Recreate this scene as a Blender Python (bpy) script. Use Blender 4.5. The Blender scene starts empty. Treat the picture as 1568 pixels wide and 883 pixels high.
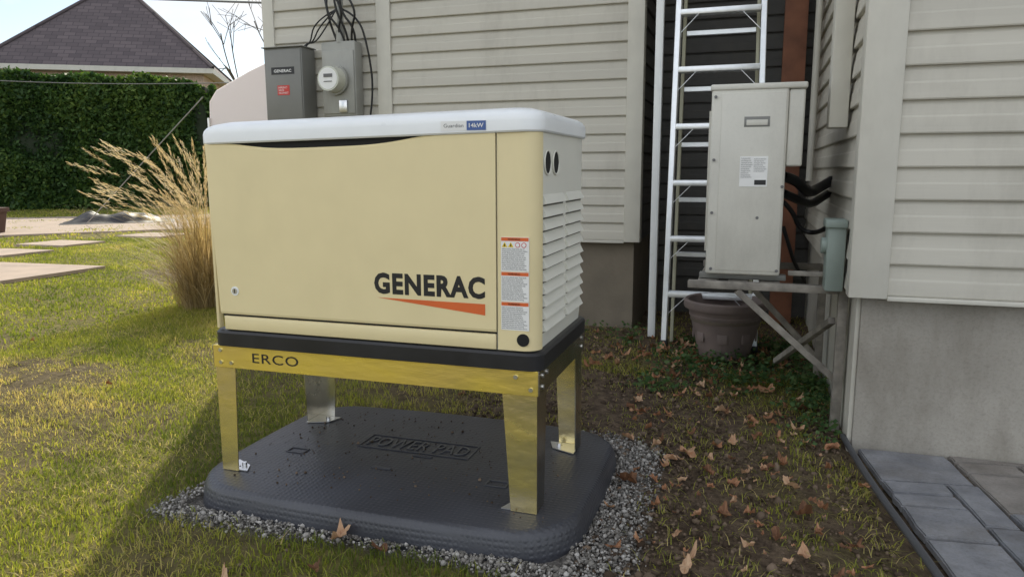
import bpy, bmesh, math, random
import numpy as np
from mathutils import Vector, Matrix
random.seed(3); rng=np.random.default_rng(5)
S=bpy.context.scene
col=S.collection

# ---------------------------------------------------------------- materials
def nt(m): return m.node_tree.nodes, m.node_tree.links
def mat(name, c, rough=0.6, metal=0.0, var=0.12, scale=8.0, bump=0.1, bscale=60.0, c2=None, stretch=None, dirt=0.0, dist=0.002, spec=0.5, coat=0.0, speck=0.0):
    m=bpy.data.materials.new(name); m.use_nodes=True
    n,l=nt(m); b=n['Principled BSDF']
    tc=n.new('ShaderNodeTexCoord'); mp=n.new('ShaderNodeMapping'); l.new(tc.outputs['Object'],mp.inputs[0])
    if stretch: mp.inputs['Scale'].default_value=stretch
    nz=n.new('ShaderNodeTexNoise'); nz.inputs['Scale'].default_value=scale; nz.inputs['Detail'].default_value=6
    l.new(mp.outputs[0],nz.inputs['Vector'])
    r=n.new('ShaderNodeValToRGB'); r.color_ramp.elements[0].position=0.3; r.color_ramp.elements[1].position=0.7
    if c2 is None: c2=tuple(x*(1-var) for x in c); c1=tuple(min(1,x*(1+var*.5)) for x in c)
    else: c1=c
    r.color_ramp.elements[0].color=(*c2,1); r.color_ramp.elements[1].color=(*c1,1)
    l.new(nz.outputs['Fac'],r.inputs[0]); out=r.outputs[0]
    if dirt>0:
        d=n.new('ShaderNodeTexNoise'); d.inputs['Scale'].default_value=2.3; d.inputs['Detail'].default_value=9; d.inputs['Roughness'].default_value=.7
        m3=n.new('ShaderNodeMapping'); m3.inputs['Scale'].default_value=(1.5,1.5,.5); l.new(tc.outputs['Object'],m3.inputs[0]); l.new(m3.outputs[0],d.inputs['Vector'])
        dr=n.new('ShaderNodeMapRange'); dr.inputs[1].default_value=.5; dr.inputs[2].default_value=.75; dr.inputs[4].default_value=dirt; l.new(d.outputs['Fac'],dr.inputs[0])
        mx=n.new('ShaderNodeMixRGB'); mx.inputs[2].default_value=(.12,.10,.07,1); l.new(dr.outputs[0],mx.inputs[0]); l.new(out,mx.inputs[1]); out=mx.outputs[0]
    if speck>0:
        d=n.new('ShaderNodeTexNoise'); d.inputs['Scale'].default_value=90; d.inputs['Detail'].default_value=5; d.inputs['Roughness'].default_value=.8; l.new(tc.outputs['Object'],d.inputs['Vector'])
        dr=n.new('ShaderNodeMapRange'); dr.inputs[1].default_value=.48; dr.inputs[2].default_value=.68; dr.inputs[4].default_value=speck; l.new(d.outputs['Fac'],dr.inputs[0])
        mx=n.new('ShaderNodeMixRGB'); mx.inputs[2].default_value=(.07,.06,.045,1); l.new(dr.outputs[0],mx.inputs[0]); l.new(out,mx.inputs[1]); out=mx.outputs[0]
    l.new(out,b.inputs['Base Color'])
    b.inputs['Roughness'].default_value=rough; b.inputs['Metallic'].default_value=metal; b.inputs['Specular IOR Level'].default_value=spec
    if coat: b.inputs['Coat Weight'].default_value=coat
    if bump>0:
        n2=n.new('ShaderNodeTexNoise'); n2.inputs['Scale'].default_value=bscale; n2.inputs['Detail'].default_value=4; l.new(mp.outputs[0],n2.inputs['Vector'])
        bp=n.new('ShaderNodeBump'); bp.inputs['Strength'].default_value=bump; bp.inputs['Distance'].default_value=dist
        l.new(n2.outputs['Fac'],bp.inputs['Height']); l.new(bp.outputs[0],b.inputs['Normal'])
        rr=n.new('ShaderNodeMapRange'); rr.inputs[3].default_value=max(0,rough-.08); rr.inputs[4].default_value=min(1,rough+.1); l.new(nz.outputs['Fac'],rr.inputs[0]); l.new(rr.outputs[0],b.inputs['Roughness'])
    return m
def leafmat(name, ca, cb, cc, trans=0.45, rough=.55, tint=(1.2,1.25,.6)):
    m=bpy.data.materials.new(name); m.use_nodes=True; n,l=nt(m); b=n['Principled BSDF']; o=n['Material Output']
    at=n.new('ShaderNodeAttribute'); at.attribute_name='var'
    r=n.new('ShaderNodeValToRGB'); e=r.color_ramp.elements; e[0].color=(*ca,1); e[1].color=(*cc,1); x=e.new(.55); x.color=(*cb,1)
    l.new(at.outputs['Fac'],r.inputs[0]); l.new(r.outputs[0],b.inputs['Base Color']); b.inputs['Roughness'].default_value=rough; b.inputs['Specular IOR Level'].default_value=.25
    if trans<=0: return m
    t=n.new('ShaderNodeBsdfTranslucent'); mu=n.new('ShaderNodeMixRGB'); mu.blend_type='MULTIPLY'; mu.inputs[0].default_value=1; mu.inputs[2].default_value=(*tint,1)
    l.new(r.outputs[0],mu.inputs[1]); l.new(mu.outputs[0],t.inputs[0])
    ms=n.new('ShaderNodeMixShader'); ms.inputs[0].default_value=trans; l.new(b.outputs[0],ms.inputs[1]); l.new(t.outputs[0],ms.inputs[2]); l.new(ms.outputs[0],o.inputs[0])
    return m
M={}
M['cream']=mat('cream_paint',(.75,.64,.37),.34,var=.03,bump=.25,bscale=500,dist=.0004,dirt=.04)
M['lid']=mat('lid_paint',(.80,.82,.82),.3,var=.03,bump=.2,bscale=500,dist=.0004)
M['sidecream']=mat('side_paint',(.72,.71,.63),.36,var=.03,bump=.2,bscale=500,dist=.0004)
M['black']=mat('black_plastic',(.015,.015,.017),.4,var=.3,bump=.2)
M['dark']=mat('dark_void',(.006,.006,.006),.8,bump=0)
M['louvrevoid']=mat('louvre_shadow',(.10,.095,.075),.8,bump=0)
M['gold']=mat('yellow_zinc',(1.0,.78,.14),.24,.72,c2=(.92,.72,.22),scale=4,bump=.35,bscale=7,stretch=(1,1,3),dist=.008)
M['goldleg']=mat('yellow_zinc_leg',(.95,.77,.28),.24,.85,c2=(.74,.64,.40),scale=5,bump=.4,bscale=8,stretch=(1,1,2),dist=.010)
M['zinc']=mat('galvanised',(.66,.63,.54),.24,1.0,c2=(.50,.47,.40),scale=6,bump=.3,bscale=9,dist=.008)
M['steel']=mat('bolt_steel',(.7,.7,.7),.3,1.0)
M['orange']=mat('orange_ink',(.66,.13,.03),.4,var=.05,bump=0)
M['red']=mat('red_ink',(.55,.04,.03),.4,var=.05,bump=0)
M['yellow']=mat('yellow_ink',(.75,.55,.03),.4,var=.05,bump=0)
M['white']=mat('white_label',(.78,.78,.76),.4,var=.03,bump=0)
M['ink']=mat('black_ink',(.012,.012,.014),.4,bump=0)
M['greyink']=mat('grey_ink',(.14,.14,.14),.5,bump=0)
M['blue']=mat('blue_ink',(.05,.11,.32),.35,bump=0)
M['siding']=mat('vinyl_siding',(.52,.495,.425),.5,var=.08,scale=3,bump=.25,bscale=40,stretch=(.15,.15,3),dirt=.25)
M['sidedark']=mat('shaded_siding',(.075,.072,.066),.6,var=.2,bump=.2,bscale=40,dirt=.3)  # same siding darkened for the recess; its shade is put into the colour
M['trim']=mat('trim_vinyl',(.59,.57,.50),.45,var=.05,bump=.1,dirt=.15)
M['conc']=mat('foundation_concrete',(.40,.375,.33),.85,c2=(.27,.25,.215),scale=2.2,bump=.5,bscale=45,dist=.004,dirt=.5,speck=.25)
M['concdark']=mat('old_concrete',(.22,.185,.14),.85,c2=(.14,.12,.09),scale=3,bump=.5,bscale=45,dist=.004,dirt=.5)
M['ac']=mat('ac_paint',(.60,.585,.52),.42,var=.06,scale=4,bump=.15,bscale=300,dist=.0005,dirt=.22,speck=.06)
M['grey']=mat('grey_enamel',(.19,.19,.175),.4,var=.06,bump=.1)
M['meter']=mat('meter_grey',(.33,.33,.30),.45,var=.1,bump=.1,dirt=.3)
M['alu']=mat('ladder_aluminium',(.86,.88,.90),.38,.7,var=.10,scale=14,bump=.1)
M['fibre']=mat('pale_fibreglass',(.42,.41,.30),.5)
M['wood']=mat('weathered_wood',(.31,.285,.245),.8,c2=(.16,.145,.125),scale=9,bump=.5,bscale=30,stretch=(2,2,2),dist=.003)
M['rust']=mat('rust_brown_board',(.30,.125,.07),.7,c2=(.17,.07,.04),scale=6,bump=.3)
M['pot']=mat('clay_pot',(.19,.145,.13),.7,c2=(.11,.088,.082),scale=5,bump=.4,bscale=50,dirt=.4)
M['green']=mat('greygreen_box',(.25,.30,.27),.5,dirt=.2)
M['brick']=mat('pale_brick',(.56,.42,.33),.8,var=.3,scale=20)
M['fabric']=leafmat('white_fabric',(.80,.76,.77),(.8,.76,.77),(.8,.76,.77),.5,.6,(1,1,1))
M['tarp']=mat('black_tarp',(.012,.012,.016),.5,bump=.4,bscale=3,dist=.03)
M['slab']=mat('patio_stone',(.44,.34,.27),.8,c2=(.32,.25,.20),scale=3,bump=.4,dirt=.2)
M['paverA']=mat('paver_grey',(.27,.275,.29),.7,c2=(.15,.155,.17),scale=9,bump=.8,bscale=30,dist=.006,dirt=.45,speck=.35)
M['paverB']=mat('paver_tan',(.30,.275,.25),.7,c2=(.18,.165,.15),scale=9,bump=.8,bscale=30,dist=.006,dirt=.45,speck=.35)
M['paverC']=mat('paver_slate',(.22,.23,.25),.7,c2=(.14,.145,.16),scale=9,bump=.8,bscale=30,dist=.006,dirt=.45,speck=.35)
M['joint']=mat('joint_sand',(.14,.115,.085),.95,c2=(.07,.055,.04),scale=40,bump=.5)
M['bark']=mat('bark',(.10,.08,.06),.9)
M['wire']=mat('cable_sheath',(.30,.30,.30),.6,bump=0)
M['edging']=mat('grey_edging_hose',(.07,.072,.078),.45,bump=.1)

# ---------------------------------------------------------------- mesh helpers
def top(name, loc=(0,0,0)):
    e=bpy.data.objects.new(name,None); e.empty_display_size=.1; col.objects.link(e); return e
def addmesh(name, verts, faces, m, parent=None, smooth=False):
    me=bpy.data.meshes.new(name); me.from_pydata([tuple(v) for v in verts],[],[tuple(f) for f in faces]); me.update()
    if m: me.materials.append(m)
    o=bpy.data.objects.new(name,me); col.objects.link(o)
    if parent: o.parent=parent
    if smooth:
        for p in me.polygons: p.use_smooth=True
    return o
def frombm(name,bm,m,parent,smooth=False):
    bmesh.ops.recalc_face_normals(bm,faces=bm.faces)
    me=bpy.data.meshes.new(name); bm.to_mesh(me); bm.free()
    if m: me.materials.append(m)
    if smooth:
        for p in me.polygons: p.use_smooth=True
        try: me.set_sharp_from_angle(angle=math.radians(35))
        except Exception: pass
    o=bpy.data.objects.new(name,me); col.objects.link(o)
    if parent: o.parent=parent
    return o
def box(name,lo,hi,m,parent=None,bev=0.0,seg=2,rot=None,taper=None):
    bm=bmesh.new(); bmesh.ops.create_cube(bm,size=1)
    lo=Vector(lo);hi=Vector(hi);c=(lo+hi)/2;s=hi-lo
    for v in bm.verts: v.co=Vector((v.co.x*s.x,v.co.y*s.y,v.co.z*s.z))
    if bev>0: bmesh.ops.bevel(bm,geom=bm.edges[:],offset=min(bev,min(s)*.45),segments=seg,affect='EDGES',profile=.5)
    if rot is not None: bmesh.ops.rotate(bm,verts=bm.verts,cent=(0,0,0),matrix=rot)
    bmesh.ops.translate(bm,verts=bm.verts,vec=c)
    return frombm(name,bm,m,parent,smooth=bev>0)
def beam(name,a,b,w,h,m,parent,bev=.002,up=(0,0,1)):
    a=Vector(a);b=Vector(b);d=b-a;L=d.length;z=d.normalized();upv=Vector(up)
    if abs(z.dot(upv))>.98: upv=Vector((0,1,0))
    x=upv.cross(z).normalized();y=z.cross(x)
    R=Matrix((x,y,z)).transposed()
    c=(a+b)/2
    return box(name,c-Vector((w/2,h/2,L/2)),c+Vector((w/2,h/2,L/2)),m,parent,bev,1,rot=R.to_3x3())
def cyl(name,a,b,r,m,parent,r2=None,n=24,bev=0):
    a=Vector(a);b=Vector(b);d=b-a
    bm=bmesh.new(); bmesh.ops.create_cone(bm,cap_ends=True,segments=n,radius1=r,radius2=r if r2 is None else r2,depth=d.length)
    q=Vector((0,0,1)).rotation_difference(d.normalized()).to_matrix()
    bmesh.ops.rotate(bm,verts=bm.verts,cent=(0,0,0),matrix=q); bmesh.ops.translate(bm,verts=bm.verts,vec=(a+b)/2)
    return frombm(name,bm,m,parent,True)
def tube(name,pts,r,m,parent,cyclic=False):
    c=bpy.data.curves.new(name,'CURVE'); c.dimensions='3D'; c.bevel_depth=r; c.bevel_resolution=2; c.resolution_u=6
    s=c.splines.new('NURBS'); s.points.add(len(pts)-1)
    for i,p in enumerate(pts): s.points[i].co=(*p,1)
    s.use_endpoint_u=True; s.order_u=3; s.use_cyclic_u=cyclic
    c.materials.append(m); o=bpy.data.objects.new(name,c); col.objects.link(o); o.parent=parent; return o
def rrect(x0,x1,y0,y1,r,n=8,bulge=0.0,sub=10):
    pts=[]
    cs=[(x1-r,y0+r,-90),(x1-r,y1-r,0),(x0+r,y1-r,90),(x0+r,y0+r,180)]
    for cx,cy,a0 in cs:
        for i in range(n+1):
            a=math.radians(a0+90*i/n); pts.append((cx+r*math.cos(a),cy+r*math.sin(a)))
    out=[]
    N=len(pts)
    for i,p in enumerate(pts):
        q=pts[(i+1)%N]; out.append(p)
        if (i+1)%(n+1)==0:
            for k in range(1,sub): out.append((p[0]+(q[0]-p[0])*k/sub,p[1]+(q[1]-p[1])*k/sub))
    if bulge:
        cx=(x0+x1)/2;cy=(y0+y1)/2;hx=(x1-x0)/2;hy=(y1-y0)/2
        out=[(x+ (x-cx)/hx*bulge*.5*(1-((y-cy)/hy)**2), y+(y-cy)/hy*bulge*(1-((x-cx)/hx)**2)) for x,y in out]
    return out
def loft(name,layers,m,parent,smooth=True,capb=True,capt=True):
    bm=bmesh.new(); rows=[[bm.verts.new(p) for p in L] for L in layers]; N=len(rows[0])
    for a,b in zip(rows,rows[1:]):
        for i in range(N): bm.faces.new((a[i],a[(i+1)%N],b[(i+1)%N],b[i]))
    if capb: bm.faces.new(rows[0][::-1])
    if capt: bm.faces.new(rows[-1])
    return frombm(name,bm,m,parent,smooth)
def lathe(name,prof,c,m,parent,n=40):
    return loft(name,[[(c[0]+r*math.cos(2*math.pi*i/n),c[1]+r*math.sin(2*math.pi*i/n),c[2]+z) for i in range(n)] for r,z in prof],m,parent,True,True,False)
def text(name,body,org,ux,uy,w,h,m,parent,bold=0.0,lift=.0006,spacing=1.0,line=1.0,ext=0.0):
    c=bpy.data.curves.new(name+'_c','FONT'); c.body=body; c.offset=bold; c.resolution_u=3; c.space_character=spacing; c.space_line=line; c.extrude=1.0 if ext else 0
    o=bpy.data.objects.new(name+'_t',c); col.objects.link(o)
    dg=bpy.context.evaluated_depsgraph_get(); me=bpy.data.meshes.new_from_object(o.evaluated_get(dg)); bpy.data.objects.remove(o)
    P=np.array([v.co[:] for v in me.vertices]); mn=P.min(0);mx=P.max(0)
    ux=Vector(ux);uy=Vector(uy);nn=ux.cross(uy).normalized();org=Vector(org)
    for v,p in zip(me.vertices,P):
        q=(p[:2]-mn[:2])/(mx[:2]-mn[:2]); v.co=org+ux*(q[0]*w)+uy*(q[1]*h)+nn*(lift+p[2]*ext)
    me.name=name; me.materials.clear(); me.materials.append(m)
    ob=bpy.data.objects.new(name,me); col.objects.link(ob); ob.parent=parent; return ob
X=(1,0,0);Z=(0,0,1);Y=(0,1,0)

# ---------------------------------------------------------------- camera
a,b,c=-0.3152,-0.159,-0.0028
f=Vector((math.sin(a)*math.cos(b),math.cos(a)*math.cos(b),math.sin(b))); r=Vector((math.cos(a),-math.sin(a),0)); u=r.cross(f)
r2=r*math.cos(c)+u*math.sin(c); u2=-r*math.sin(c)+u*math.cos(c)
CP=Vector((1.835,-2.1408,1.1763))
cd=bpy.data.cameras.new('camera'); cam=bpy.data.objects.new('camera',cd); col.objects.link(cam)
cam.matrix_world=Matrix(((r2.x,u2.x,-f.x,CP.x),(r2.y,u2.y,-f.y,CP.y),(r2.z,u2.z,-f.z,CP.z),(0,0,0,1)))
cd.sensor_width=36; cd.lens=36*1127.1/1568; cd.clip_start=.05; cd.clip_end=2000; S.camera=cam
def screen(P):  # only to cull grass far outside any plausible view
    d=P-np.array(CP); z=d@np.array(f); return 784+1127*(d@np.array(r))/np.maximum(z,.01), z

# ---------------------------------------------------------------- light
az_dir=Vector((-0.47,0.88,0)).normalized(); el=math.radians(37)
sd=az_dir*math.cos(el)+Vector((0,0,math.sin(el)))
L=bpy.data.lights.new('sun','SUN'); L.energy=5.0; L.angle=math.radians(.5); L.color=(1,.92,.74)
so=bpy.data.objects.new('sun',L); col.objects.link(so); so.rotation_euler=sd.to_track_quat('Z','Y').to_euler()
W=bpy.data.worlds.new('World'); S.world=W; W.use_nodes=True; n=W.node_tree.nodes; l=W.node_tree.links
bg=n['Background']; sky=n.new('ShaderNodeTexSky'); sky.sky_type='NISHITA'; sky.sun_disc=False; sky.sun_elevation=el
sky.sun_rotation=math.atan2(az_dir.x,az_dir.y); sky.air_density=1.0; sky.dust_density=.5
tc=n.new('ShaderNodeTexCoord'); mp=n.new('ShaderNodeMapping'); mp.inputs['Scale'].default_value=(1,1,2.6); mp.inputs['Location'].default_value=(.35,.1,0); l.new(tc.outputs['Generated'],mp.inputs[0])
nz=n.new('ShaderNodeTexNoise'); nz.inputs['Scale'].default_value=3.8; nz.inputs['Detail'].default_value=8; nz.inputs['Roughness'].default_value=.58; l.new(mp.outputs[0],nz.inputs['Vector'])
rp=n.new('ShaderNodeValToRGB'); rp.color_ramp.elements[0].position=.44; rp.color_ramp.elements[1].position=.60; l.new(nz.outputs['Fac'],rp.inputs[0])
sx=n.new('ShaderNodeSeparateXYZ'); l.new(tc.outputs['Generated'],sx.inputs[0])
cm=n.new('ShaderNodeMapRange'); cm.inputs[1].default_value=-.7; cm.inputs[2].default_value=.5; cm.inputs[3].default_value=18.5; cm.inputs[4].default_value=7.4; l.new(sx.outputs['Y'],cm.inputs[0])  # unseen clouds behind the camera made brighter to fill the shaded fronts
cc=n.new('ShaderNodeCombineXYZ')
for i in range(3): l.new(cm.outputs[0],cc.inputs[i])
mx=n.new('ShaderNodeMixRGB'); l.new(rp.outputs[0],mx.inputs[0]); l.new(sky.outputs[0],mx.inputs[1]); l.new(cc.outputs[0],mx.inputs[2]); l.new(mx.outputs[0],bg.inputs[0]); bg.inputs[1].default_value=.135
S.view_settings.view_transform='Standard'; S.view_settings.look='None'; S.view_settings.exposure=0

# ---------------------------------------------------------------- noise
_k=rng.normal(size=(24,2)); _ph=rng.uniform(0,6.28,24)
def fn(x,y,s):
    v=0
    for i in range(24): v=v+np.sin((_k[i,0]*x+_k[i,1]*y)*s+_ph[i])
    return v/ (24**.5)*.7
def sst(a,b,x):
    t=np.clip((x-a)/(b-a),0,1); return t*t*(3-2*t)
PX0,PX1,PY0,PY1=-.06,1.34,-.12,.82
def paddist(x,y):
    dx=np.maximum(np.maximum(PX0-x,x-PX1),0); dy=np.maximum(np.maximum(PY0-.03-y,y-PY1),0); return np.hypot(dx,dy)
def edgeX(y): return 2.27+(1.15-y)*.135
def f_gravel(x,y):
    w=.075+.05*fn(x,y,6)+.15*sst(.9,1.3,x)*sst(-.5,.1,y)-.05*sst(.8,1.0,y)
    return 1-sst(w*.5,w+.06,paddist(x,y))
def f_dirt(x,y):
    d1=np.exp(-(((x-1.2)/.75)**2+((y-1.4)/.75)**2)*1.0)*1.9
    d2=sst(1.1,1.45,x)*(1-sst(2.2,3.0,y))*(1.12+.40*fn(x,y,4.5))*(1-.35*sst(1.3,1.8,y)*sst(1.5,1.8,x))
    d3=.75*sst(.25,.9,fn(x,y,1.7)+.3*fn(x,y,9))
    d4=np.exp(-(((x+.55)/.6)**2+((y-1.9)/.8)**2))*1.1
    d5=sst(1.9,2.6,y)*sst(-2,-1,x)*1.0
    d6=.6*sst(-.05,.45,fn(x,y,3.3))*(y<2)
    return np.clip(np.maximum.reduce([d1,d2,d3,d4,d5,d6])+.1*fn(x,y,14),0,1)

# ---------------------------------------------------------------- ground (one sheet)
def axis(lo,hi,st,far):
    core=list(np.arange(lo,hi,st)); o=[];s=st;v=lo
    while v>-far: s*=1.25; v-=s; o.append(v)
    o=o[::-1]; e=[];s=st;v=core[-1]
    while v<far: s*=1.25; v+=s; e.append(v)
    return np.array(o+core+e)
xs=axis(-3.5,3.2,.035,900); ys=axis(-1.6,4.2,.035,900)
XX,YY=np.meshgrid(xs,ys); H=.012*fn(XX,YY,1.6)+.006*fn(XX,YY,9)+.008*fn(XX,YY,23)*f_dirt(XX,YY)
near=(np.hypot(XX,YY)<60)
H=np.where(near,H,0)-.004; H=H-.02*(XX>edgeX(YY)-.02)*(YY<1.3)-.01*(paddist(XX,YY)<.1)
V=np.stack([XX.ravel(),YY.ravel(),H.ravel()],1); nx=len(xs);ny=len(ys)
idx=np.arange(nx*ny).reshape(ny,nx); F=np.stack([idx[:-1,:-1].ravel(),idx[:-1,1:].ravel(),idx[1:,1:].ravel(),idx[1:,:-1].ravel()],1)
def npmesh(name,V,F,m,var=None,parent=None,smooth=False):
    me=bpy.data.meshes.new(name); k=F.shape[1]
    me.vertices.add(len(V)); me.vertices.foreach_set('co',V.astype(np.float32).ravel())
    me.loops.add(F.size); me.loops.foreach_set('vertex_index',F.astype(np.int32).ravel())
    me.polygons.add(len(F)); me.polygons.foreach_set('loop_start',(np.arange(len(F))*k).astype(np.int32)); 
    me.update(calc_edges=True); me.validate()
    if var is not None:
        for nm,arr in (var.items() if isinstance(var,dict) else [('var',var)]):
            at=me.attributes.new(nm,'FLOAT','POINT'); at.data.foreach_set('value',arr.astype(np.float32))
    me.materials.append(m)
    if smooth: me.polygons.foreach_set('use_smooth',np.ones(len(F),bool))
    o=bpy.data.objects.new(name,me); col.objects.link(o)
    if parent: o.parent=parent
    return o
gm=bpy.data.materials.new('ground_soil_grass'); gm.use_nodes=True; n,l=nt(gm); B=n['Principled BSDF']; B.inputs['Roughness'].default_value=.95; B.inputs['Specular IOR Level'].default_value=.15
tcg=n.new('ShaderNodeTexCoord')
def noise(sc,det=6,ro=.6):
    q=n.new('ShaderNodeTexNoise'); q.inputs['Scale'].default_value=sc; q.inputs['Detail'].default_value=det; q.inputs['Roughness'].default_value=ro; l.new(tcg.outputs['Object'],q.inputs['Vector']); return q
def ramp(src,c0,c1,p0=.35,p1=.65):
    q=n.new('ShaderNodeValToRGB'); q.color_ramp.elements[0].color=(*c0,1); q.color_ramp.elements[1].color=(*c1,1); q.color_ramp.elements[0].position=p0; q.color_ramp.elements[1].position=p1; l.new(src,q.inputs[0]); return q.outputs[0]
gr=ramp(noise(14).outputs['Fac'],(.12,.11,.04),(.25,.22,.08)); soil=ramp(noise(18,9,.75).outputs['Fac'],(.045,.031,.022),(.20,.148,.10)); grav=ramp(noise(120,4).outputs['Fac'],(.08,.075,.065),(.28,.26,.24))
ad=n.new('ShaderNodeAttribute'); ad.attribute_name='dirt'; ag=n.new('ShaderNodeAttribute'); ag.attribute_name='gravel'
m1=n.new('ShaderNodeMixRGB'); l.new(ad.outputs['Fac'],m1.inputs[0]); l.new(gr,m1.inputs[1]); l.new(soil,m1.inputs[2])
m2=n.new('ShaderNodeMixRGB'); l.new(ag.outputs['Fac'],m2.inputs[0]); l.new(m1.outputs[0],m2.inputs[1]); l.new(grav,m2.inputs[2]); l.new(m2.outputs[0],B.inputs['Base Color'])
bp=n.new('ShaderNodeBump'); bp.inputs['Distance'].default_value=.03; bp.inputs['Strength'].default_value=.9; l.new(noise(45,8,.7).outputs['Fac'],bp.inputs['Height']); l.new(bp.outputs[0],B.inputs['Normal'])
npmesh('ground',V,F,gm,{'dirt':f_dirt(V[:,0],V[:,1])*(np.hypot(V[:,0],V[:,1])<40),'gravel':f_gravel(V[:,0],V[:,1])},smooth=True)

# ---------------------------------------------------------------- grass
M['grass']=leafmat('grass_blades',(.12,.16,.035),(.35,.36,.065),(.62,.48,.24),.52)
def blocked(x,y):
    b=(paddist(x,y)<.03)|((x>-2.1)&(x<1.1)&(y>3.27))|((x>1.0)&(y>4.05))|((x>edgeX(y)-.03)&(y<1.2))|((x>2.27)&(y>1.1))
    b|=((x>-7.95)&(x<-5.65)&(y>2.85)&(y<4.85)&(y>2.9+(x+7.9)*.3))
    for cx,cy in SL: b|=(abs(x-cx)<.52)&(abs(y-cy)<.42)
    return b
SL=[(-8.5,5.7),(-8.9,7.0),(-8.6,8.7)]
def blades(N,x0,x1,y0,y1,h,w,keep,flat=False):
    x=rng.uniform(x0,x1,N);y=rng.uniform(y0,y1,N)
    P=np.stack([x,y,np.zeros(N)],1); sx,z=screen(P)
    ok=(z>.3)&(sx>-350)&(sx<1900)&~blocked(x,y)
    dd=f_dirt(x,y);gg=f_gravel(x,y)
    clump=sst(-.3,.5,fn(x,y,13)+.5*fn(x,y,31))
    if flat: ok&=rng.random(N)<np.clip(.35+.6*fn(x,y,7)+.2*dd,.08,1)*np.clip(1-gg*1.0,.05,1)*(1-.5*(dd>.95))
    else: ok&=rng.random(N)<np.clip(1.05-dd*(1.35-.55*clump),.012,1)*np.clip(1-gg*1.1,.015,1)
    ok&=keep(x,y)
    x=x[ok];y=y[ok];dd=dd[ok];n_=len(x)
    hh=h*rng.uniform(.4,1.25,n_)*(1+.4*fn(x,y,3)+.25*fn(x,y,11))*(1-.3*dd); ang=rng.uniform(0,6.28,n_); ln=rng.uniform(.1,1.5,n_)*hh; bd=rng.uniform(0,6.28,n_)
    if flat: ln=rng.uniform(.015,.06,n_); hh=rng.uniform(.003,.016,n_)
    ww=w*rng.uniform(.6,1.3,n_)
    if flat: ang=bd+1.57
    wx=np.cos(ang)*ww/2;wy=np.sin(ang)*ww/2; lx=np.cos(bd)*ln;ly=np.sin(bd)*ln
    z0=np.full(n_,-.012 if not flat else .004)+ .012*fn(x,y,1.6)*(not flat)
    A=np.stack([x-wx,y-wy,z0],1);Bq=np.stack([x+wx,y+wy,z0],1)
    Cq=np.stack([x+wx*.75+lx*.35,y+wy*.75+ly*.35,z0+.01+hh*.6],1);D=np.stack([x-wx*.75+lx*.35,y-wy*.75+ly*.35,z0+.01+hh*.6],1)
    E=np.stack([x+lx+wx*.1,y+ly+wy*.1,z0+.01+hh*.9],1);G=np.stack([x+lx-wx*.1,y+ly-wy*.1,z0+.01+hh*.9],1)
    Vv=np.stack([A,Bq,Cq,D,E,G],1).reshape(-1,3); i=np.arange(n_)[:,None]*6
    Ff=np.concatenate([i+np.array([0,1,2,3]),i+np.array([3,2,4,5])])
    v=np.clip(.40+.26*fn(x,y,2.2)+.16*fn(x,y,8)+rng.normal(0,.19,n_)+dd*.42,0,1)
    v=v-.22*sst(-.2,.6,x+.53*(y+.6)-.0)*(x>-2)  # blades darkened inside the house's cast shadow; shade put into their colour
    if flat: v=rng.normal(.8,.18,n_)-.18*(x+.53*(y+.6)>.2)  # flat straw also painted darker on the house-shadow side
    return Vv,Ff,np.repeat(np.clip(v,0,1),6)
def nearz(x,y): return (x>-3)&(y<4)
Vs=[];Fs=[];vs=[];off=0
for args in [(230000,-3,2.45,-1.5,4.1,.028,.0042,lambda x,y:x>-99),(65000,-3,2.45,-1.5,4.1,.01,.0030,lambda x,y:x>-99,True),(120000,-9,-1.5,-2,10,.032,.010,lambda x,y:~nearz(x,y)),(90000,-26,-3,0,18,.04,.024,lambda x,y:(x<-9)|(y>10))]:
    a_,b_,c_=blades(*args); Vs.append(a_);Fs.append(b_+off);vs.append(c_);off+=len(a_)
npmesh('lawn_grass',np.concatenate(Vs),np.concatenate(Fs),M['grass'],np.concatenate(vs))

# generic leaf cloud
def leaves(name,P,size,m,parent=None,elong=1.6,up=0.0,varr=None,bias=None):
    N=len(P); a1=rng.normal(size=(N,3)); a1/=np.linalg.norm(a1,axis=1)[:,None]; a2=rng.normal(size=(N,3)); a1[:,2]*=(1-up); a2[:,2]*=(1-up)
    a2-=(a1*a2).sum(1)[:,None]*a1/np.maximum((a1*a1).sum(1),.01)[:,None]; a2/=np.linalg.norm(a2,axis=1)[:,None]
    s=(size*rng.uniform(.5,1.3,N))[:,None]
    Vv=np.stack([P-a1*s*elong/2,P+a2*s/2,P+a1*s*elong/2,P-a2*s/2],1).reshape(-1,3)
    Ff=np.arange(N*4).reshape(N,4)
    v=varr if varr is not None else rng.random(N)
    return npmesh(name,Vv,Ff,m,np.repeat(v,4),parent)

# ---------------------------------------------------------------- weeds
M['weed']=leafmat('weed_leaves',(.035,.08,.03),(.075,.14,.045),(.18,.21,.09),.35)
Pw=[];vw=[]
for i in range(190):
    t=rng.random()
    if t<.60: x=rng.uniform(1.3,2.25);y=rng.uniform(1.7,3.0)
    elif t<.80: x=rng.uniform(2.05,2.25);y=rng.uniform(1.15,2.6)
    else: x=rng.uniform(-.6,1.2);y=rng.uniform(2.6,3.2)
    k=rng.integers(8,34); rad=rng.uniform(.02,.07); hgt=rng.uniform(.02,.11)
    q=rng.normal(size=(k,3))*[rad,rad,0]; q[:,2]=rng.uniform(.005,hgt,k); q+= [x,y,0]; q=q[(q[:,0]<2.25)]; Pw.append(q); vw.append(np.clip(rng.normal(.45,.12)+rng.normal(0,.15,len(q)),0,1))
leaves('ground_weeds',np.concatenate(Pw),.021,M['weed'],up=.5,varr=np.concatenate(vw))

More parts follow.
